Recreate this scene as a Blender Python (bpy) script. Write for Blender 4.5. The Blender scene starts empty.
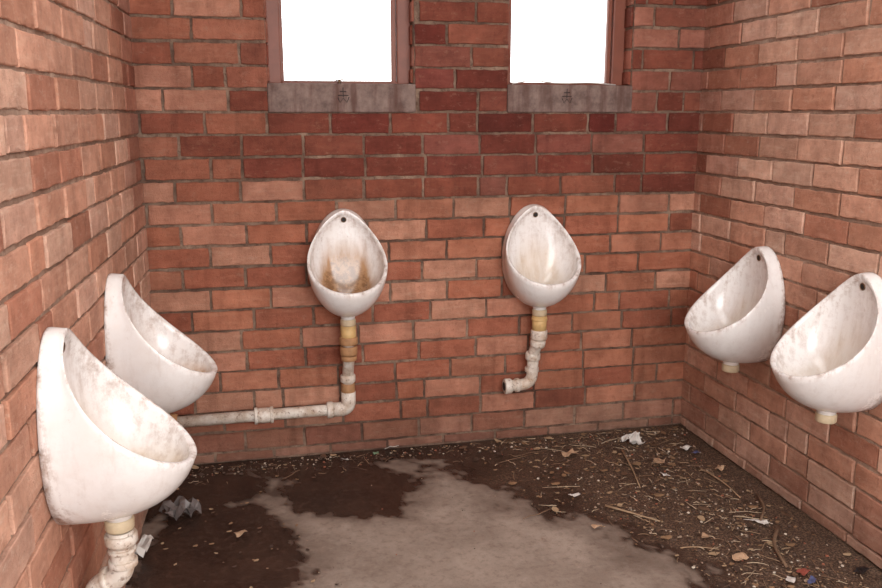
import bpy, math, random
from mathutils import Vector, Matrix, noise
random.seed(7)
S=bpy.context.scene
try:
    S.view_settings.view_transform='Standard'
    S.view_settings.look='None'
except Exception as e: print(e)
H=1.37; D=3.3
XL=-0.404; XR=1.828; SPL=0.0288; YF=-4.3; ZC=2.6
def link(o):
    S.collection.objects.link(o); return o
def mkmesh(name,verts,faces,mats=(),midx=None,smooth=False,attrs=None,colors=None):
    me=bpy.data.meshes.new(name); me.from_pydata([tuple(v) for v in verts],[],faces)
    for m in mats: me.materials.append(m)
    if midx: me.polygons.foreach_set('material_index',midx)
    if smooth: me.polygons.foreach_set('use_smooth',[True]*len(me.polygons))
    if colors:
        a=me.color_attributes.new('Col','FLOAT_COLOR','POINT')
        flat=[]
        for c in colors: flat+= [c[0],c[1],c[2],1.0]
        a.data.foreach_set('color',flat)
    if attrs:
        for k,vals in attrs.items():
            a=me.attributes.new(k,'FLOAT','POINT'); a.data.foreach_set('value',vals)
    me.update()
    return link(bpy.data.objects.new(name,me))
def sr(r,g,b):
    f=lambda c:(c/255/12.92 if c/255<=.04045 else ((c/255+.055)/1.055)**2.4)
    return (f(r),f(g),f(b))
# ---------- node helpers
class NM:
    def __init__(s,name):
        s.m=bpy.data.materials.new(name); s.m.use_nodes=True
        s.n=s.m.node_tree.nodes; s.l=s.m.node_tree.links
        s.b=s.n['Principled BSDF']; s.tc=s.n.new('ShaderNodeTexCoord')
    def map(s,sc):
        mp=s.n.new('ShaderNodeMapping'); mp.inputs['Scale'].default_value=sc; s.l.new(s.tc.outputs['Object'],mp.inputs['Vector']); return mp.outputs[0]
    def noise(s,scale,detail=4,rough=.6,vec=None):
        t=s.n.new('ShaderNodeTexNoise'); t.inputs['Scale'].default_value=scale; t.inputs['Detail'].default_value=detail
        t.inputs['Roughness'].default_value=rough
        s.l.new(vec or s.tc.outputs['Object'],t.inputs['Vector']); return t.outputs['Fac']
    def ramp(s,inp,stops):
        r=s.n.new('ShaderNodeValToRGB'); e=r.color_ramp.elements
        while len(e)<len(stops): e.new(.5)
        for i,(p,c) in enumerate(stops):
            e[i].position=p; e[i].color=(c[0],c[1],c[2],1) if hasattr(c,'__len__') else (c,c,c,1)
        s.l.new(inp,r.inputs['Fac']); return r.outputs['Color']
    def mix(s,fac,a,b,mode='MIX'):
        m=s.n.new('ShaderNodeMix'); m.data_type='RGBA'; m.blend_type=mode
        for inp,v in ((m.inputs[0],fac),(m.inputs[6],a),(m.inputs[7],b)):
            if isinstance(v,bpy.types.NodeSocket): s.l.new(v,inp)
            elif hasattr(v,'__len__'): inp.default_value=(v[0],v[1],v[2],1)
            else: inp.default_value=v
        return m.outputs[2]
    def math(s,op,a,b=0.0):
        m=s.n.new('ShaderNodeMath'); m.operation=op
        for inp,v in ((m.inputs[0],a),(m.inputs[1],b)):
            if isinstance(v,bpy.types.NodeSocket): s.l.new(v,inp)
            else: inp.default_value=v
        return m.outputs[0]
    def attr(s,name,col=False):
        a=s.n.new('ShaderNodeAttribute'); a.attribute_name=name
        return a.outputs['Color'] if col else a.outputs['Fac']
    def set(s,k,v):
        i=s.b.inputs[k]
        if isinstance(v,bpy.types.NodeSocket): s.l.new(v,i)
        elif hasattr(v,'__len__'): i.default_value=(v[0],v[1],v[2],1)
        else: i.default_value=v
    def bump(s,h,strength=.5,dist=.01):
        b=s.n.new('ShaderNodeBump'); b.inputs['Strength'].default_value=strength; b.inputs['Distance'].default_value=dist
        s.l.new(h,b.inputs['Height']); s.l.new(b.outputs['Normal'],s.b.inputs['Normal'])
def simple(name,col,rough=.6,nscale=30,var=.25,bump=.2,metal=0):
    m=NM(name); n=m.noise(nscale)
    m.set('Base Color',m.mix(n,[c*(1-var) for c in col],[min(1,c*(1+var)) for c in col]))
    m.set('Roughness',rough); m.set('Metallic',metal)
    m.bump(m.noise(nscale*3),bump,.002); return m.m
# brick
def brick_mat(name,grime=.5,dirt=(.2,.15,.12)):
    m=NM(name); c=m.attr('Col',True)
    n0=m.noise(2.6,4,.6); n1=m.noise(11,5,.65); n2=m.noise(48,6,.75); n3=m.noise(220,2,.6)
    n4=m.noise(26,6,.8,m.map((1,1,1.7)))
    drip=m.noise(1,4,.6,m.map((14,14,1.6)))
    hz=m.noise(1,5,.7,m.map((9,9,55)))
    c1=m.mix(m.ramp(n1,[(.35,0),(.68,1)]),m.mix(1.0,c,(.74,.70,.67),'MULTIPLY'),m.mix(1.0,c,(1.14,1.14,1.12),'MULTIPLY'))
    c1=m.mix(m.ramp(hz,[(.50,0),(.72,.5)]),c1,m.mix(1.0,c,(1.22,1.45,1.5),'MULTIPLY'))
    c1=m.mix(m.ramp(n2,[(.54,0),(.72,.6)]),c1,m.mix(1.0,c,(.50,.42,.38),'MULTIPLY'))
    c1=m.mix(m.ramp(n4,[(.56,0),(.66,.55)]),c1,m.mix(.5,m.mix(1.0,c,(1.15,1.5,1.6),'MULTIPLY'),dirt))
    c1=m.mix(m.ramp(n0,[(.46,0),(.70,grime)]),c1,m.mix(1.0,c1,(.58,.54,.52),'MULTIPLY'))
    c1=m.mix(m.ramp(drip,[(.54,0),(.72,grime)]),c1,m.mix(1.0,c1,(.58,.54,.52),'MULTIPLY'))
    m.set('Base Color',c1); m.set('Roughness',.82); m.set('Specular IOR Level',.25)
    h=m.math('ADD',m.math('MULTIPLY',n2,1.0),m.math('MULTIPLY',n3,.5))
    m.bump(h,.8,.006); return m.m
def mortar_mat(name,a,b,dk):
    m=NM(name); n=m.noise(14,5); n2=m.noise(120,3); n0=m.noise(3,4)
    c=m.mix(m.ramp(n,[(.35,0),(.65,1)]),a,b)
    c=m.mix(m.ramp(n0,[(.42,0),(.66,.8)]),c,dk)
    c=m.mix(m.ramp(m.noise(34,5,.8),[(.5,0),(.62,.6)]),c,dk)
    m.set('Base Color',c); m.set('Roughness',.95); m.set('Specular IOR Level',.1)
    m.bump(n2,.9,.005); return m.m
M_brick_b=brick_mat('weathered_red_brick',.65,sr(150,116,98))
M_brick_s=brick_mat('weathered_pink_brick',.34,sr(196,166,148))
M_mort_b=mortar_mat('mortar_dark',sr(106,84,72),sr(154,130,112),sr(70,50,43))
M_mort_s=mortar_mat('mortar_light',sr(150,124,108),sr(184,160,142),sr(118,92,78))
BU=.232; BV=.083; JT=.0105; Z0=-.041
pal_b=[sr(174,116,93),sr(166,104,81),sr(184,128,106),sr(160,98,77),sr(190,138,115),sr(148,88,69),sr(172,112,88)]
pal_s=[sr(206,160,138),sr(200,149,126),sr(216,174,153),sr(192,138,114),sr(206,155,132),sr(180,124,102),sr(212,168,148)]
class Wall:
    def __init__(s): s.v=[];s.f=[];s.mi=[];s.c=[]
    def brick(s,P,u0,u1,v0,v1,col):
        O,U,V,N=P
        d=.0068+random.uniform(-.0022,.0032)
        tilt=random.uniform(-.0014,.0014)
        nu=max(2,int((u1-u0)/.022)); nv=4
        ring=[]
        for i in range(nu): ring.append((u0+(u1-u0)*i/nu,v0))
        for i in range(nv): ring.append((u1,v0+(v1-v0)*i/nv))
        for i in range(nu): ring.append((u1-(u1-u0)*i/nu,v1))
        for i in range(nv): ring.append((u0,v1-(v1-v0)*i/nv))
        n=len(ring); b=len(s.v); uc=(u0+u1)/2; vc=(v0+v1)/2
        j=[(random.uniform(-.0018,.0018),random.uniform(-.0018,.0018)) for _ in ring]
        chip=[random.random()<.12 for _ in ring]
        for k,(dep,ins) in enumerate(((-.003,0),(d-.002,0.0003),(d,.0026))):
            for i,(u,v) in enumerate(ring):
                ii=ins+(.006 if chip[i] and k==2 else 0)
                su=1 if u<uc else -1; sv=1 if v<vc else -1
                if abs(u-uc)<1e-6: su=0
                if abs(v-vc)<1e-6: sv=0
                e_u = ii*su if (u in(u0,u1)) else 0
                e_v = ii*sv if (v in(v0,v1)) else 0
                uu=u+e_u+j[i][0]; vv=v+e_v+j[i][1]
                dd=dep+(tilt*(u-uc)/.1 if k else 0)
                s.v.append(O+U*uu+V*vv+N*dd); s.c.append(col)
        for k in range(2):
            for i in range(n):
                a=b+k*n+i; c=b+k*n+(i+1)%n
                s.f.append((a,c,c+n,a+n)); s.mi.append(0)
        s.f.append(tuple(b+2*n+i for i in range(n))); s.mi.append(0)
    def quadbox(s,p0,p1):
        b=len(s.v)
        for x in (p0[0],p1[0]):
            for y in (p0[1],p1[1]):
                for z in (p0[2],p1[2]): s.v.append(Vector((x,y,z))); s.c.append((.3,.2,.15))
        for f in ((0,1,3,2),(4,6,7,5),(0,4,5,1),(2,3,7,6),(0,2,6,4),(1,5,7,3)):
            s.f.append(tuple(b+i for i in f)); s.mi.append(1)
    def slab(s,P,length,height,th):
        O,U,V,N=P; b=len(s.v)
        for u in (0,length):
            for n in (0,-th):
                for v in (0,height): s.v.append(O+U*u+V*v+N*n); s.c.append((.3,.2,.15))
        for f in ((0,1,3,2),(4,6,7,5),(0,4,5,1),(2,3,7,6),(0,2,6,4),(1,5,7,3)):
            s.f.append(tuple(b+i for i in f)); s.mi.append(1)
    def fill(s,P,u0,u1,v0,v1,holes,pal,shade,phase=0.0):
        c0=int(math.floor((v0-Z0)/BV))
        k=c0
        while Z0+k*BV < v1-.005:
            a=max(Z0+k*BV,v0); bb=min(Z0+(k+1)*BV,v1); mid=(a+bb)/2
            if bb-a>.02:
                segs=[(u0,u1)]
                for (hu0,hu1,hv0,hv1) in holes:
                    if hv0<mid<hv1:
                        ns=[]
                        for (x,y) in segs:
                            if hu0>x and hu0<y: ns.append((x,hu0))
                            if hu1>x and hu1<y: ns.append((hu1,y))
                            if hu1<=x or hu0>=y: ns.append((x,y))
                        segs=ns
                for (x,y) in segs:
                    st=u0-BU+(BU/2 if k%2 else 0)+phase+random.uniform(-.035,.035)
                    p=st
                    while p<y:
                        w=BU+random.uniform(-.008,.008)
                        if random.random()<.08: w*=.5
                        q=p+w
                        l=max(p,x); r=min(q,y)
                        if y-r<.04: r=y; q=y+.001
                        if r-l>.03:
                            c=random.choice(pal); v=random.uniform(.84,1.09)
                            uc=(l+r)/2
                            c=shade(uc,mid,[ch*v for ch in c])
                            s.brick(P,l+(JT/2 if l>x+.001 else .001),r-(JT/2 if r<y-.001 else .001),a+JT/2+random.uniform(-.0018,.0018),bb-JT/2+random.uniform(-.0018,.0018),c)
                        p=q
            k+=1
    def make(s,name,mb,mort):
        return mkmesh(name,s.v,s.f,(mb,mort),s.mi,colors=s.c)
def sm(a,b,x):
    t=max(0,min(1,(x-a)/(b-a))); return t*t*(3-2*t)
WZ0=1.37; WZ1=1.37+9*BV; SILL=.105
wins=[(.068,.622),(.992,1.515)]
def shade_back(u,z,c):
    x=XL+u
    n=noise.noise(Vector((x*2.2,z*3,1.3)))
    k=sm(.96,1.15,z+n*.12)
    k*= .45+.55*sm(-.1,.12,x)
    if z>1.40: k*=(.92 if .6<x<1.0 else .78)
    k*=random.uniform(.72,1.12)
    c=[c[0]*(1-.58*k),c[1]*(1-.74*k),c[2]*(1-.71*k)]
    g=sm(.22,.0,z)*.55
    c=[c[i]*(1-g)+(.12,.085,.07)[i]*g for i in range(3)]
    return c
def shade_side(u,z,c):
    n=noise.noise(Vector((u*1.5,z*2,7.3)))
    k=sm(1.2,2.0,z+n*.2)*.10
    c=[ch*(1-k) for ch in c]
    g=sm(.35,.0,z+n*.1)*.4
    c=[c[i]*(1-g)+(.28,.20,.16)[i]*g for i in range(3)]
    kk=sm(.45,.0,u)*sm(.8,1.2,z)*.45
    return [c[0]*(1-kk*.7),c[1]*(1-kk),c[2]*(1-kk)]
X=Vector((1,0,0));Y=Vector((0,1,0));Z=Vector((0,0,1))
# back wall
w=Wall(); T=.22
Pb=(Vector((XL,0,0)),X,Z,-Y)
holes=[(a-XL,b-XL,WZ0,WZ1) for a,b in wins]
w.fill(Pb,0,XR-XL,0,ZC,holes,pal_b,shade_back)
w.quadbox((XL-.25,0,-.1),(XR+.25,T,WZ0))
w.quadbox((XL-.25,0,WZ1),(XR+.25,T,ZC))
for a,b in ((XL-.25,wins[0][0]),(wins[0][1],wins[1][0]),(wins[1][1],XR+.25)):
    w.quadbox((a,0,WZ0),(b,T,WZ1))
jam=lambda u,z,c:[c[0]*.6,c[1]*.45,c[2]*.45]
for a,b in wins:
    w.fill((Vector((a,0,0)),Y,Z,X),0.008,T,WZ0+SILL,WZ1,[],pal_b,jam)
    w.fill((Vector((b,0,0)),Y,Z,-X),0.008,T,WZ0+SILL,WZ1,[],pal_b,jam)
w.make('wall_back',M_brick_b,M_mort_b)
w=Wall(); P=(Vector((XR,0,0)),-Y,Z,-X)
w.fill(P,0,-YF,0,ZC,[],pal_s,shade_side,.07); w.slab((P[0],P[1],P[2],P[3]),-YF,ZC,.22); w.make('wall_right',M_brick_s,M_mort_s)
w=Wall(); UL=Vector((-SPL,-1,0)).normalized(); NL=Vector((-UL.y,UL.x,0))
P=(Vector((XL,0,0)),UL,Z,NL)
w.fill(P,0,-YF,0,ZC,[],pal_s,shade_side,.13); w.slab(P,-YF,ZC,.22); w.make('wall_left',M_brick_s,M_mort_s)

# ---------- floor
FX0=-.75;FX1=2.05;FY0=-4.3;FY1=.1
def bound(y):
    pts=[(0,.60),(-.2,.68),(-.335,.78),(-.71,.95),(-.871,1.15),(-1.25,1.24),(-1.8,1.35),(-4.3,1.5)]
    for (y0,x0),(y1,x1) in zip(pts,pts[1:]):
        if y<=y0 and y>=y1: return x0+(x1-x0)*(y-y0)/(y1-y0)
    return pts[0][1] if y>0 else pts[-1][1]
def ell(x,y,cx,cy,rx,ry): return 1-math.hypot((x-cx)/rx,(y-cy)/ry)
def wetf(x,y):
    n=noise.noise(Vector((x*3.2,y*3.2,0)))*.5+noise.noise(Vector((x*9,y*9,3)))*.42+noise.noise(Vector((x*26,y*26,5)))*.30+noise.noise(Vector((x*70,y*70,6)))*.16
    v=-9
    v=max(v,ell(x,y,.30,-.35,.28,.25)*1.1)
    v=max(v,ell(x,y,-.17,-.76,.27,.40)*1.2)
    v=max(v,ell(x,y,-.25,-.24,.26,.18)*1.1)
    v=max(v,(y+.19)*4)
    v=max(v,(x-bound(y))*2.6)
    v=max(v,(-.42-x)*6)
    return v+n*.75
nx=230;ny=360
vs=[];fs=[];wet=[];deb=[];soft=[]
for j in range(ny+1):
    y=FY1+(FY0-FY1)*(j/ny)**1.0
    for i in range(nx+1):
        x=FX0+(FX1-FX0)*i/nx
        q=wetf(x,y)
        z=.002*noise.noise(Vector((x*4,y*4,9)))-.002*sm(-.2,.3,q)
        dz=max(0,noise.noise(Vector((x*22,y*22,2))))*.007*sm(.1,.6,q)*sm(.75,1.1,x)
        vs.append((x,y,z+dz)); wet.append(sm(-.20,.18,q)); soft.append(sm(-.7,.05,q))
        deb.append(sm(.7,1.2,x+noise.noise(Vector((x*4,y*4,8)))*.5)*sm(.0,.4,q))
for j in range(ny):
    for i in range(nx):
        a=j*(nx+1)+i; fs.append((a,a+nx+1,a+nx+2,a+1))
m=NM('concrete_floor_wet_and_muddy')
n1=m.noise(4,6,.6);n2=m.noise(38,6,.75);n3=m.noise(150,4,.75)
dry=m.mix(m.ramp(n1,[(.35,0),(.65,1)]),sr(136,121,110),sr(166,151,139))
dry=m.mix(m.ramp(n2,[(.35,.5),(.5,0)]),dry,sr(108,91,80))
dry=m.mix(m.ramp(n2,[(.55,0),(.72,.4)]),dry,sr(180,166,154))
dry=m.mix(m.math('MULTIPLY',m.attr('soft'),.55),dry,sr(88,69,58))
dark=m.mix(m.ramp(n1,[(.35,0),(.65,1)]),sr(38,27,23),sr(64,47,39))
dark=m.mix(m.ramp(n2,[(.5,0),(.7,.6)]),dark,sr(86,66,56))
mud=m.mix(m.ramp(n3,[(.46,0),(.60,1)]),m.mix(n2,sr(36,25,20),sr(74,54,43)),sr(138,112,92))
dark2=m.mix(m.math('MULTIPLY',m.attr('deb'),.75),dark,mud)
wn=m.math('ADD',m.attr('wet'),m.math('MULTIPLY',m.math('SUBTRACT',n2,.5),.9))
wm=m.ramp(wn,[(.18,0),(.78,1)])
m.set('Base Color',m.mix(wm,dry,dark2))
rr=m.mix(m.attr('deb'),(.25,.25,.25),(.6,.6,.6))
m.set('Roughness',m.mix(wm,(.7,.7,.7),rr)); m.set('Specular IOR Level',.4)
m.bump(m.math('ADD',n2,m.math('MULTIPLY',n3,.6)),.4,.006)
mkmesh('floor',vs,fs,(m.m,),smooth=True,attrs={'wet':wet,'deb':deb,'soft':soft})
M_ceil=simple('plaster_ceiling',sr(206,202,194),.9)
def box(name,p0,p1,mat,bev=0,parent=None):
    vs=[(x,y,z) for x in (p0[0],p1[0]) for y in (p0[1],p1[1]) for z in (p0[2],p1[2])]
    o=mkmesh(name,vs,[(0,1,3,2),(4,6,7,5),(0,4,5,1),(2,3,7,6),(0,2,6,4),(1,5,7,3)],(mat,))
    if bev:
        b=o.modifiers.new('b','BEVEL'); b.width=bev; b.segments=2
    if parent: o.parent=parent
    return o
box('ceiling',(XL-.45,YF,ZC),(XR+.25,T,ZC+.1),M_ceil)
# ---------- windows
M_frame=simple('brown_window_paint',sr(120,66,48),.5,20,.3)
ms=NM('stained_sill_concrete'); a1=ms.noise(16,5,.7); a2=ms.noise(1,4,.6,ms.map((26,26,3)))
cc=ms.mix(ms.ramp(a1,[(.35,0),(.65,1)]),sr(94,76,70),sr(134,114,106)); cc=ms.mix(ms.ramp(a2,[(.46,0),(.66,.8)]),cc,sr(82,52,44))
ms.set('Base Color',cc); ms.set('Roughness',.85); ms.bump(ms.noise(60,4),.6,.004); M_sill=ms.m
gm=bpy.data.materials.new('window_glass'); gm.use_nodes=True
nt=gm.node_tree; nt.nodes.clear()
o_=nt.nodes.new('ShaderNodeOutputMaterial');mx=nt.nodes.new('ShaderNodeMixShader');tr=nt.nodes.new('ShaderNodeBsdfTransparent');gl=nt.nodes.new('ShaderNodeBsdfGlossy')
gl.inputs['Roughness'].default_value=.1; mx.inputs[0].default_value=.05
nt.links.new(tr.outputs[0],mx.inputs[1]);nt.links.new(gl.outputs[0],mx.inputs[2]);nt.links.new(mx.outputs[0],o_.inputs[0])
def empty(name,loc=(0,0,0),rotz=0):
    e=bpy.data.objects.new(name,None); e.location=loc; e.rotation_euler=(0,0,rotz); e.empty_display_size=.1
    return link(e)
for k,(a,b) in enumerate(wins):
    e=empty('window_%d'%(k+1)); z0=WZ0+SILL; z1=WZ1
    y0,y1=.075,.12; fw=.055 if k==0 else .036
    box('frame_stile_l',(a+.001,y0,z0),(a+fw,y1,z1),M_frame,.004,e)
    if k==0: box('sash_stile_l',(a+fw-.002,y0+.012,z0),(a+fw+.010,y1-.012,z1),M_frame,.003,e)
    box('frame_stile_r',(b-.055,y0,z0),(b-.001,y1,z1),M_frame,.004,e)
    box('sash_stile_r',(b-.075,y0+.012,z0),(b-.057,y1-.012,z1),M_frame,.003,e)
    box('frame_bottom',(a+fw,y0,z0),(b-.055,y1,z0+.012),M_frame,.003,e)
    box('frame_top',(a+fw,y0,z1-.04),(b-.055,y1,z1),M_frame,.003,e)
    box('glass',(a+fw,y0+.02,z0+.012),(b-.055,y0+.024,z1-.04),gm,0,e)
    s=box('trim_%d'%(k+1),(a-.002,-.014,WZ0-.002),(b+.002,.14,WZ0+SILL),M_sill,.006)
# ---------- sweep
def fillet(pts,r,n=7):
    pts=[Vector(p) for p in pts]; out=[pts[0]]
    for i in range(1,len(pts)-1):
        a,b,c=pts[i-1],pts[i],pts[i+1]
        ra=min(r,(a-b).length*.49,(c-b).length*.49)
        p=b+(a-b).normalized()*ra; q=b+(c-b).normalized()*ra
        for k in range(n+1):
            t=k/n; out.append(p*(1-t)**2+b*2*t*(1-t)+q*t*t)
    out.append(pts[-1]); return out
class Geo:
    def __init__(s): s.v=[];s.f=[];s.m=[]
    def sweep(s,pts,rad,seg=16,mi=0,cap=True):
        pts=[Vector(p) for p in pts]; n=len(pts)
        if not hasattr(rad,'__len__'): rad=[rad]*n
        t0=(pts[1]-pts[0]).normalized()
        up=Vector((0,0,1)) if abs(t0.z)<.9 else Vector((1,0,0))
        nrm=t0.cross(up).normalized(); b=len(s.v)
        for i in range(n):
            if i==0:t=t0
            elif i==n-1:t=(pts[i]-pts[i-1])
            else:t=(pts[i+1]-pts[i-1])
            if t.length<1e-9: t=t0
            t=t.normalized(); t0=t
            nrm=(nrm-t*nrm.dot(t)); nrm.normalize(); bi=t.cross(nrm)
            for k in range(seg):
                a=2*math.pi*k/seg; s.v.append(pts[i]+(nrm*math.cos(a)+bi*math.sin(a))*rad[i])
        for i in range(n-1):
            for k in range(seg):
                a=b+i*seg+k;c=b+i*seg+(k+1)%seg
                s.f.append((a,c,c+seg,a+seg)); s.m.append(mi)
        if cap:
            s.f.append(tuple(b+k for k in reversed(range(seg)))); s.m.append(mi)
            s.f.append(tuple(b+(n-1)*seg+k for k in range(seg))); s.m.append(mi)
    def collar(s,p,d,r,h,mi=0):
        p=Vector(p);d=Vector(d).normalized()
        e=.15*h
        s.sweep([p-d*h/2,p-d*(h/2-1e-4),p-d*(h/2-e),p+d*(h/2-e),p+d*(h/2-1e-4),p+d*h/2],[r*.86,r*.93,r,r,r*.93,r*.86],20,mi)
    def make(s,name,mats,parent=None):
        o=mkmesh(name,s.v,s.f,mats,s.m)
        me=o.data; me.polygons.foreach_set('use_smooth',[len(p.vertices)==4 for p in me.polygons])
        if parent:o.parent=parent
        return o
# ---------- urinal
def ceramic(name,stain,scol,grime=.35):
    m=NM(name)
    n1=m.noise(7,6,.7); n2=m.noise(42,5,.75)
    ns=m.noise(1,5,.65,m.map((38,38,7)))
    base=m.mix(m.ramp(n1,[(.42,0),(.75,grime*.8)]),sr(234,231,229),sr(198,174,152))
    base=m.mix(m.ramp(n2,[(.66,0),(.75,grime*1.5)]),base,sr(150,114,88))
    base=m.mix(m.ramp(ns,[(.60,0),(.78,grime*.8)]),base,sr(178,146,118))
    st=m.math('MULTIPLY',m.attr('stain'),stain)
    st2=m.math('MULTIPLY',st,m.math('ADD',m.math('MULTIPLY',ns,1.6),m.math('MULTIPLY',n1,.4)))
    base=m.mix(m.ramp(st2,[(.06,0),(.5,.55),(.95,.95)]),base,scol)
    base=m.mix(m.ramp(m.math('MULTIPLY',st,n2),[(.52,0),(.68,.7)]),base,sr(112,78,52))
    edge=m.math('MULTIPLY',m.attr('rimd'),m.ramp(m.math('MULTIPLY',m.math('ADD',ns,n2),.5),[(.47,0),(.62,.8)]))
    base=m.mix(edge,base,sr(140,102,76))
    m.set('Base Color',base); m.set('Roughness',m.ramp(n1,[(.3,.14),(.7,.30)])); m.set('Specular IOR Level',.5)
    m.set('Coat Weight',.25); m.set('Coat Roughness',.08)
    return m.m
M_hole=simple('dark_hole',(.012,.01,.009),.7)
M_brass=simple('corroded_metal',sr(120,92,66),.5,60,.4,.4,.6)
M_beige=simple('stained_rubber_collar',sr(196,178,148),.6,50,.25,.3)
W_=.147
CZ=Vector((0,.105,-.135))
def rimpt(th):
    s_=(1-math.cos(th))/2
    x=W_*math.sin(th)*(1-.24*math.cos(th))
    y=.036+.234*s_**1.65
    z=.203-.285*s_**.82
    return Vector((x,y,z)),s_
def bez(a,b,c,d,t): return a*(1-t)**3+b*3*t*(1-t)**2+c*3*t*t*(1-t)+d*t**3
def inner(th,t):
    R,s_=rimpt(th)
    ins=.012
    k=1-ins/W_
    P0=Vector((R.x*k,R.y-.006 - .010*s_**2,R.z-.012*(1-s_)**2+.001-.012*math.cos(th)*(1-s_)))
    P1=Vector((P0.x*.97,P0.y*(.42+.52*s_*s_),P0.z-.03-.03*s_))
    P2=Vector((P0.x*.6,.034+.16*s_*s_,P0.z+(CZ.z-P0.z)*.9-.005))
    P3=CZ+Vector((.02*math.sin(th),-.02*math.cos(th),0))
    return bez(P0,P1,P2,P3,t)
def outer(th,t):
    R,s_=rimpt(th)
    P0=Vector((W_*.90*math.sin(th)*(1-.06*math.cos(th)),0,.0+.205*math.cos(th)))
    P1=P0+Vector((0,.5*R.y,-.012*s_**3))
    P2=Vector((R.x,R.y-.03*s_-.25*R.y*(1-s_),R.z-.095*s_**1.2))
    return bez(P0,P1,P2,R,t)
def urinal(loc,rotz,stain,scol,scale=1.0,grime=.35):
    e=empty('urinal',loc,rotz); e.scale=(scale,)*3
    N=72; st=[]; rd=[]
    no=14; ni=24
    V=[];F=[]
    def row(fn,sfn,rfn):
        for k in range(N):
            th=2*math.pi*k/N; V.append(fn(th)); st.append(sfn(th)); rd.append(rfn(th))
    row(lambda th:outer(th,0),lambda th:0,lambda th:1)
    for i in range(1,no+1):
        row(lambda th,i=i:outer(th,i/no),lambda th:0,lambda th,i=i: (.9 if i<2 else .12) if i<no else .7)
    def lipf(th,f,up):
        a=outer(th,1); b=inner(th,0); p=a.lerp(b,f)
        s_=rimpt(th)[1]
        p.z+=up*(.35+.65*s_); p.y+=up*(1-s_)*.9
        return p
    row(lambda th:lipf(th,.12,.003),lambda th:0,lambda th:.9)
    row(lambda th:lipf(th,.5,.0052),lambda th:0,lambda th:.6)
    row(lambda th:lipf(th,.88,.003),lambda th:0,lambda th:.9)
    for i in range(ni+1):
        t=i/ni
        def sf(th,t=t):
            p=inner(th,t)
            v=sm(.14,-.08,p.z)*sm(.125,.04,abs(p.x)) + .75*sm(.3,.9,t)
            return min(1,v)*sm(.0,.3,t)
        row(lambda th,t=t:inner(th,t),sf,lambda th,t=t:.7*(1-t)*(1-t))
    nr=len(V)//N
    for r in range(nr-1):
        for k in range(N):
            a=r*N+k;b=r*N+(k+1)%N
            F.append((a,b,b+N,a+N))
    F.append(tuple((nr-1)*N+k for k in range(N)))
    F.append(tuple(reversed(range(N))))
    o=mkmesh('bowl',V,F,(ceramic('glazed_ceramic',stain,scol,grime),),smooth=True,attrs={'stain':st,'rimd':rd}); o.parent=e
    g=Geo()
    g.sweep([(0,.105,-.215),(0,.105,-.2),(0,.105,-.19),(0,.105,-.17)],[.026,.028,.036,.045],20,0)
    g.collar((0,.105,-.222),(0,0,1),.03,.026,1)
    g.make('outlet',(o.data.materials[0],M_beige),e)
    p=inner(0,.10); q=inner(0,.14); tan=(q-p).normalized(); nn=tan.cross(Vector((1,0,0))).normalized()
    if nn.y<0: nn=-nn
    g=Geo(); g.sweep([p+nn*.001,p+nn*.0025],[.0085,.0085],16,0)
    g.make('inlet_hole',(M_hole,),e)
    g=Geo(); 
    ringp=[p+nn*.002+(Vector((1,0,0))*math.cos(a)+tan*math.sin(a))*.0095 for a in [2*math.pi*i/20 for i in range(21)]]
    g.sweep(ringp,.0016,8,0,False); g.make('inlet_ring',(M_brass,),e)
    g=Geo(); g.sweep([CZ+Vector((0,0,-.002)),CZ+Vector((0,0,.002)),CZ+Vector((0,0,.004))],[.021,.021,.014],20,0)
    for a in range(6):
        c=CZ+Vector((.011*math.cos(a*math.pi/3),.011*math.sin(a*math.pi/3),.0035))
        g.sweep([c,c+Vector((0,0,.0012))],.003,8,1)
    g.make('drain_grate',(M_brass,M_hole),e)
    return e
tan_=sr(166,124,82); yel=sr(190,162,122)
ZB=.80
off=.0095
urinal((.333,-off,ZB),math.pi,1.25,tan_,1.0,.3)
urinal((1.108,-off,ZB),math.pi,.4,yel,1.0,.15)
def lw(y): return XL-SPL*(-y)
ZS=.695; SC=1.06
rl=-math.pi/2+math.atan(SPL)*-1
urinal((lw(-.755)+off,-.755,ZS+.004),rl,.95,sr(190,146,102),SC,.30)
urinal((lw(-1.44)+off,-1.44,ZS+.016),rl,.5,yel,SC,.25)
urinal((XR-off,-.56,.675),math.pi/2,.3,yel,SC,.15)
urinal((XR-off,-1.11,.678),math.pi/2,.3,yel,SC,.15)
# ---------- pipes
mp_=NM('white_pipe_grimy'); n=mp_.noise(18,5,.7); n2=mp_.noise(70,4,.7)
c=mp_.mix(mp_.ramp(n,[(.4,0),(.68,1)]),sr(222,214,204),sr(180,156,134)); c=mp_.mix(mp_.ramp(n2,[(.56,0),(.68,.8)]),c,sr(116,82,60))
mp_.set('Base Color',c);mp_.set('Roughness',.45); M_pipe=mp_.m
M_rust=simple('rusty_stained_pipe',sr(166,124,86),.7,40,.5,.6)
M_yel=simple('yellowed_coupling',sr(206,172,116),.55,40,.35,.3)
g=Geo(); px=.333; py=-.115; zp=.208
g.sweep([(px,py,.565),(px,py,.50)],.030,20,2)
g.collar((px,py,.505),(0,0,1),.036,.03,1)
path=fillet([(px,py,.52),(px,py,.43),(px,-.06,.36),(px,-.06,zp+.001),(XL+.035,-.06,zp-.006)],.05)
g.sweep(path,.0225,18,0)
g.collar((px,py,.465),(0,0,1),.034,.035,1); g.collar((px,py,.435),(0,0,1),.031,.02,1)
g.collar((px,-.06,.335),(0,0,1),.030,.03,0); g.collar((px,-.06,.295),(0,0,1),.028,.04,1)
g.sweep(fillet([(px,-.06,.28),(px,-.06,zp),(px-.065,-.06,zp)],.045),.029,18,0)
g.collar((px-.075,-.06,zp),(1,0,0),.033,.025,0)
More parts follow.
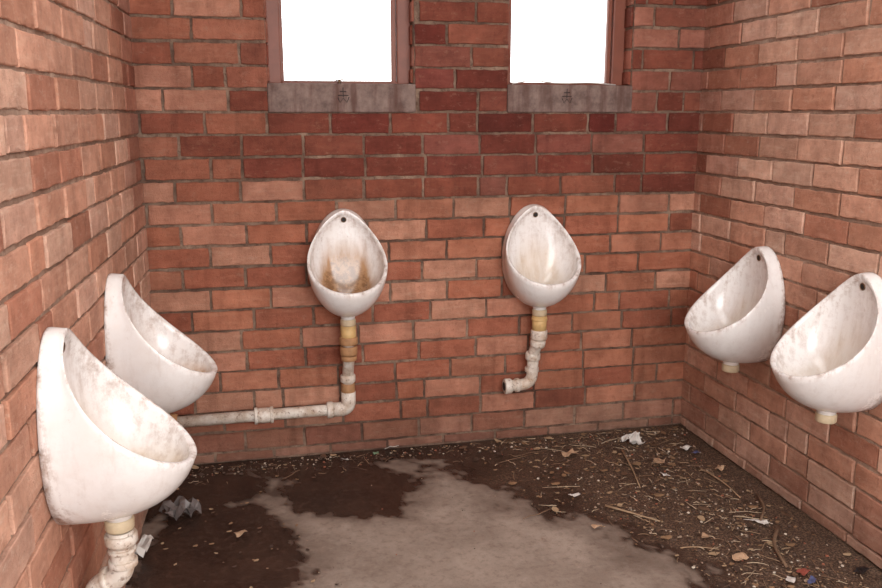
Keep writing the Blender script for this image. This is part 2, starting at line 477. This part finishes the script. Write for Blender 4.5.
g.collar((0,-.06,zp-.003),(1,0,0),.030,.05,0); g.collar((-.03,-.06,zp-.003),(1,0,0),.033,.014,0); g.collar((.03,-.06,zp-.003),(1,0,0),.033,.014,0)
g.collar((-.345,-.06,zp-.005),(1,0,0),.034,.04,1)
g.make('waste_pipe',(M_pipe,M_rust,M_yel))
g=Geo(); px=1.108
g.sweep([(px,py,.565),(px,py,.50)],.030,20,2); g.collar((px,py,.55),(0,0,1),.033,.012,2)
g.sweep(fillet([(px,py,.50),(px,py,.46),(px-.012,-.085,.40),(px-.012,-.07,.262),(px-.12,-.07,.258)],.045),.024,18,0)
g.collar((px,py,.485),(0,0,1),.034,.04,0); g.collar((px-.003,py+.003,.45),(0.1,-.2,1),.031,.03,0)
g.collar((px-.012,-.08,.385),(0,-.1,1),.031,.03,0); g.collar((px-.012,-.07,.325),(0,0,1),.029,.02,0)
g.collar((px-.075,-.07,.26),(1,0,0),.029,.018,0); g.collar((px-.115,-.07,.258),(1,0,0),.032,.03,0)
g.sweep([(px-.132,-.07,.258),(px-.1305,-.07,.258)],.018,16,3)
g.sweep([(px-.095,-.07,.258),(px-.095,-.012,.258)],.01,10,0)
g.make('waste_pipe',(M_pipe,M_rust,M_yel,M_hole))
g=Geo(); X0=lw(-1.44)+off+.105*SC; y=-1.44
g.sweep([(X0,y,.458),(X0,y,.42)],.029,18,0)
g.collar((X0,y,.438),(0,0,1),.036,.024,0); g.collar((X0,y,.41),(0,0,1),.031,.010,0)
g.sweep(fillet([(X0,y,.44),(X0,y,.345),(X0-.072,y+.02,.315),(X0-.072,y+.02,.0)],.05,9),.026,18,0)
g.collar((X0,y,.378),(0,0,1),.032,.016,0); g.collar((X0-.036,y+.01,.332),(1,-.2,.4),.0315,.014,0); g.collar((X0-.072,y+.02,.262),(0,0,1),.032,.026,1)
g.make('waste_pipe',(M_pipe,M_rust))
# ---------- litter
def px2floor(u,v):
    a=(u-441)/850;b=(294-v)/850
    d=Fv+Rv*a+Uv*b; t=H/-d.z
    return Vector((d.x*t,-D+d.y*t,0))
th=math.atan(182/850); ph=math.atan(191/(850/math.cos(th)))
Fv=Vector((math.sin(ph)*math.cos(th),math.cos(ph)*math.cos(th),-math.sin(th)))
Rv=Vector((math.cos(ph),-math.sin(ph),0)); Uv=Rv.cross(Fv)
cols=[sr(158,132,104),sr(116,90,70),sr(186,166,140),sr(84,62,50)]
tm=[simple('dry_twig_%d'%i,c,.8) for i,c in enumerate(cols)]
def inroom(x,y,mg=.03): return x<XR-mg and x>lw(y)+mg and y<-mg and y>-2.2
DE=empty('floor_debris')
g=Geo()
for i in range(620):
    x=random.triangular(.8,1.8,1.55) if i%7 else random.uniform(-.3,1.8)
    y=random.uniform(-1.75,-.04) if i%7 else random.uniform(-.22,-.04)
    if wetf(x,y)<.05: continue
    L=random.choice([.02,.03,.04,.05,.08]) if i>26 else random.uniform(.12,.22)
    a=random.uniform(0,6.28); pts=[];p=Vector((x,y,.006)); k=5
    for j in range(k):
        pts.append(p.copy()); a+=random.uniform(-.25,.25)
        p=p+Vector((math.cos(a),math.sin(a),0))*L/k; p.z=.006+random.random()*.005
    if not all(inroom(q.x,q.y,.01) for q in pts): continue
    r=random.uniform(.0007,.0017)*(1.4 if L>.1 else 1)
    g.sweep(pts,[r*(1-.1*j) for j in range(k)],5,random.randrange(4))
for pts,r in (([(757,498),(765,510),(760,524)],.006),([(778,530),(772,548),(786,570)],.007),([(605,508),(630,515),(660,524)],.004),([(622,452),(632,470),(640,490)],.0035),([(700,470),(725,485),(740,500)],.003)):
    q=[px2floor(*p)+Vector((0,0,r+.006)) for p in pts]
    q=fillet([q[0],q[1],q[2]],.3); g.sweep(q,[r*(1-.4*i/len(q)) for i in range(len(q))],8,1 if r>.005 else 0)
g.make('twigs',tm,DE)
lm=[simple('dead_leaf_%d'%i,c,.75) for i,c in enumerate([sr(140,110,82),sr(100,74,56),sr(172,146,116),sr(70,52,42)])]
def flake(g,x,y,s,mi,el=1.6,curl=.3,zz=.004):
    a=random.uniform(0,6.28); n=8; b=len(g.v)
    tl=random.uniform(-.15,.25)
    g.v.append(Vector((x,y,zz+s*.15)))
    for k in range(n):
        t=2*math.pi*k/n; r=s*random.uniform(.75,1.1)
        px_,py_=r*el*math.cos(t),r*math.sin(t)
        g.v.append(Vector((x+px_*math.cos(a)-py_*math.sin(a),y+px_*math.sin(a)+py_*math.cos(a),zz+abs(curl*r*math.cos(t))*random.uniform(.2,1)+max(0,tl*py_))))
    for k in range(n): g.f.append((b,b+1+k,b+1+(k+1)%n)); g.m.append(mi)
g=Geo()
for i in range(2100):
    x=random.triangular(.75,1.8,1.6); y=random.uniform(-1.75,-.04)
    if i%8==0: x=random.uniform(-.38,1.8); y=random.uniform(-.12,-.03)
    if wetf(x,y)<.0 or not inroom(x,y): continue
    flake(g,x,y,random.choice([.002,.003,.004,.005,.007,.010,.013] if i%7==0 else [.002,.003,.003,.004,.006]),random.randrange(4))
for i in range(70):
    x=random.uniform(-.35,.2); y=random.uniform(-1.2,-.1)
    if inroom(x,y) : flake(g,x,y,random.choice([.003,.005,.006]),random.randrange(4))
g.make('dead_leaves',lm,DE)
gm_=[simple('grit_%d'%i,c,.9) for i,c in enumerate([sr(156,136,118),sr(92,74,64),sr(200,188,172),sr(150,92,70)])]
def rock(g,x,y,s,mi,fl=.6):
    b=len(g.v); t=(1+5**.5)/2
    vv=[(-1,t,0),(1,t,0),(-1,-t,0),(1,-t,0),(0,-1,t),(0,1,t),(0,-1,-t),(0,1,-t),(t,0,-1),(t,0,1),(-t,0,-1),(-t,0,1)]
    ff=[(0,11,5),(0,5,1),(0,1,7),(0,7,10),(0,10,11),(1,5,9),(5,11,4),(11,10,2),(10,7,6),(7,1,8),(3,9,4),(3,4,2),(3,2,6),(3,6,8),(3,8,9),(4,9,5),(2,4,11),(6,2,10),(8,6,7),(9,8,1)]
    for v in vv:
        k=random.uniform(.7,1.15)*s/1.9; g.v.append(Vector((x+v[0]*k,y+v[1]*k,s*.35*fl+.001+v[2]*k*fl)))
    for f in ff: g.f.append(tuple(b+i for i in f)); g.m.append(mi)
g=Geo()
for i in range(1800):
    x=random.triangular(.8,1.8,1.6); y=random.uniform(-1.75,-.03)
    if i%5==0: x=random.uniform(-.38,1.8); y=random.uniform(-.15,-.03)
    if wetf(x,y)<.05 or not inroom(x,y,.02): continue
    rock(g,x,y,random.choice([.002,.002,.003,.003,.004,.006]),random.choice([0,0,1,1,1,2,3]))
for i in range(60):
    x=random.uniform(.1,1.2); y=random.uniform(-1.5,-.3)
    rock(g,x,y,random.choice([.0015,.002,.003]),random.choice([0,1,1,3]))
g.make('grit',gm_,DE)
M_paper=simple('dirty_paper',sr(206,200,194),.8,40,.15)
M_tan=simple('brown_paper',sr(176,144,116),.8,40,.15)
M_blue=simple('blue_wrapper',sr(84,92,132),.5,40,.3)
M_red=simple('red_wrapper',sr(140,72,60),.5)
M_blk=simple('black_plastic',sr(24,22,24),.4)
def scrap(name,u,v,sx,sy,mat,rot=0,h=.012,n=6):
    c=px2floor(u,v); vs=[];fs=[]
    sd=random.random()*50
    for j in range(n+1):
        for i in range(n+1):
            x=(i/n-.5)*sx;y=(j/n-.5)*sy
            q=noise.noise(Vector((x*40+sd,y*40,sd)))
            x+=noise.noise(Vector((x*60,y*60,sd)))*sx*.18; y+=noise.noise(Vector((x*60,sd,y*60)))*sy*.18
            vs.append((c.x+x*math.cos(rot)-y*math.sin(rot),c.y+x*math.sin(rot)+y*math.cos(rot),.008+h*(q+.5)))
    for j in range(n):
        for i in range(n):
            a=j*(n+1)+i; fs.append((a,a+1,a+n+2,a+n+1))
    o=mkmesh(name,vs,fs,(mat,)); md=o.modifiers.new('s','SOLIDIFY'); md.thickness=.001; return o
scrap('paper_scrap',632,444,.075,.07,M_paper,.2,.03)
scrap('paper_scrap',570,456,.06,.035,M_tan,.5)
scrap('paper_scrap',659,465,.06,.045,M_tan,.9,.02)
scrap('paper_scrap',686,450,.045,.025,M_paper,.4)
scrap('candy_wrapper',696,455,.035,.02,M_blue,.4)
scrap('paper_scrap',755,524,.08,.016,M_paper,-.4)
scrap('paper_scrap',598,530,.04,.02,M_tan,.1)
scrap('paper_scrap',665,478,.03,.03,M_paper,.1)
scrap('paper_scrap',720,470,.04,.03,M_tan,.7)
scrap('paper_scrap',705,540,.03,.02,M_tan,1.1)
scrap('paper_scrap',740,560,.05,.03,M_tan,.2)
scrap('candy_wrapper',803,576,.035,.025,M_red,.3)
scrap('paper_scrap',812,584,.04,.02,M_blue,.8)
scrap('paper_scrap',790,583,.03,.025,M_paper,.8)
scrap('plastic_scrap',862,574,.05,.025,M_blk,.3)
scrap('paper_scrap',241,536,.035,.03,M_tan,.3)
scrap('paper_scrap',143,552,.045,.11,M_paper,-.2,.03)
scrap('plastic_scrap',182,516,.11,.12,simple('clear_grey_plastic',sr(112,104,102),.25),.4,.05,9)
scrap('paper_scrap',170,492,.05,.04,M_tan,.4)
scrap('paper_scrap',345,462,.03,.015,M_paper,.4)
scrap('paper_scrap',392,449,.06,.012,M_paper,.1)
scrap('paper_scrap',376,456,.02,.02,simple('green_scrap',sr(120,150,120),.6),.1)
scrap('paper_scrap',574,499,.05,.012,M_paper,.3)
g=Geo()
g.sweep(fillet([(1.02,.03,WZ0+SILL+.004),(1.10,.03,WZ0+SILL+.02),(1.22,.035,WZ0+SILL+.006),(1.34,.03,WZ0+SILL+.012),(1.46,.03,WZ0+SILL+.003)],.05),.0025,6,0)
g.make('wire_scrap',(M_paper,))
e=empty('window_latch',(.34,.06,WZ0+SILL+.0))
g=Geo(); g.sweep([(0,0,0),(0,0,.014)],.005,8,0); g.sweep([(-.016,0,.014),(.016,0,.016)],.0025,8,0); g.make('lever',(M_brass,),e)
M_mark=simple('dark_marker',sr(50,38,38),.8)
for x0 in (.345,1.235):
    g=Geo(); y=-.0148; zc=WZ0+.055
    for st_ in ([(-.012,.02),(.012,.02)],[(0,.035),(0,0)],[(-.02,-.002),(-.012,-.02),(.0,-.004),(.014,-.02),(.022,.0)],[(-.02,.006),(.02,.006)]):
        g.sweep([(x0+a,y,zc+b) for a,b in st_],.0017,5,0)
    g.make('sill_scribble',(M_mark,))
# ---------- light
wd=bpy.data.worlds.new('World'); S.world=wd; wd.use_nodes=True
bg=wd.node_tree.nodes['Background']; bg.inputs[0].default_value=(.99,1,1,1); bg.inputs[1].default_value=3.3
def area(name,loc,target,sx,sy,en,col=(1,1,1)):
    l=bpy.data.lights.new(name,'AREA'); l.shape='RECTANGLE'; l.size=sx;l.size_y=sy;l.energy=en;l.color=col
    o=link(bpy.data.objects.new(name,l)); o.location=loc
    o.rotation_euler=(Vector(target)-Vector(loc)).to_track_quat('-Z','Y').to_euler()
area('rear_fill',(.7,-4.15,1.9),(.7,0,.7),1.8,1.3,52,(.99,1,1))  # added area lamp brightening the room from behind the camera; no doorway is built
area('overhead_fill',(.7,-1.9,2.5),(.7,-1.9,0),1.2,1.2,20,(.99,1,1))  # added fill under the unseen ceiling, not an actual fitting
cam=bpy.data.cameras.new('camera'); cam.sensor_width=36; cam.lens=36*850/882; cam.clip_start=.01
co=link(bpy.data.objects.new('camera',cam))
Mx=Matrix.Identity(4)
for i in range(3):
    Mx[i][0]=Rv[i];Mx[i][1]=Uv[i];Mx[i][2]=-Fv[i]
Mx[0][3]=0;Mx[1][3]=-D;Mx[2][3]=H
co.matrix_world=Mx
S.camera=co
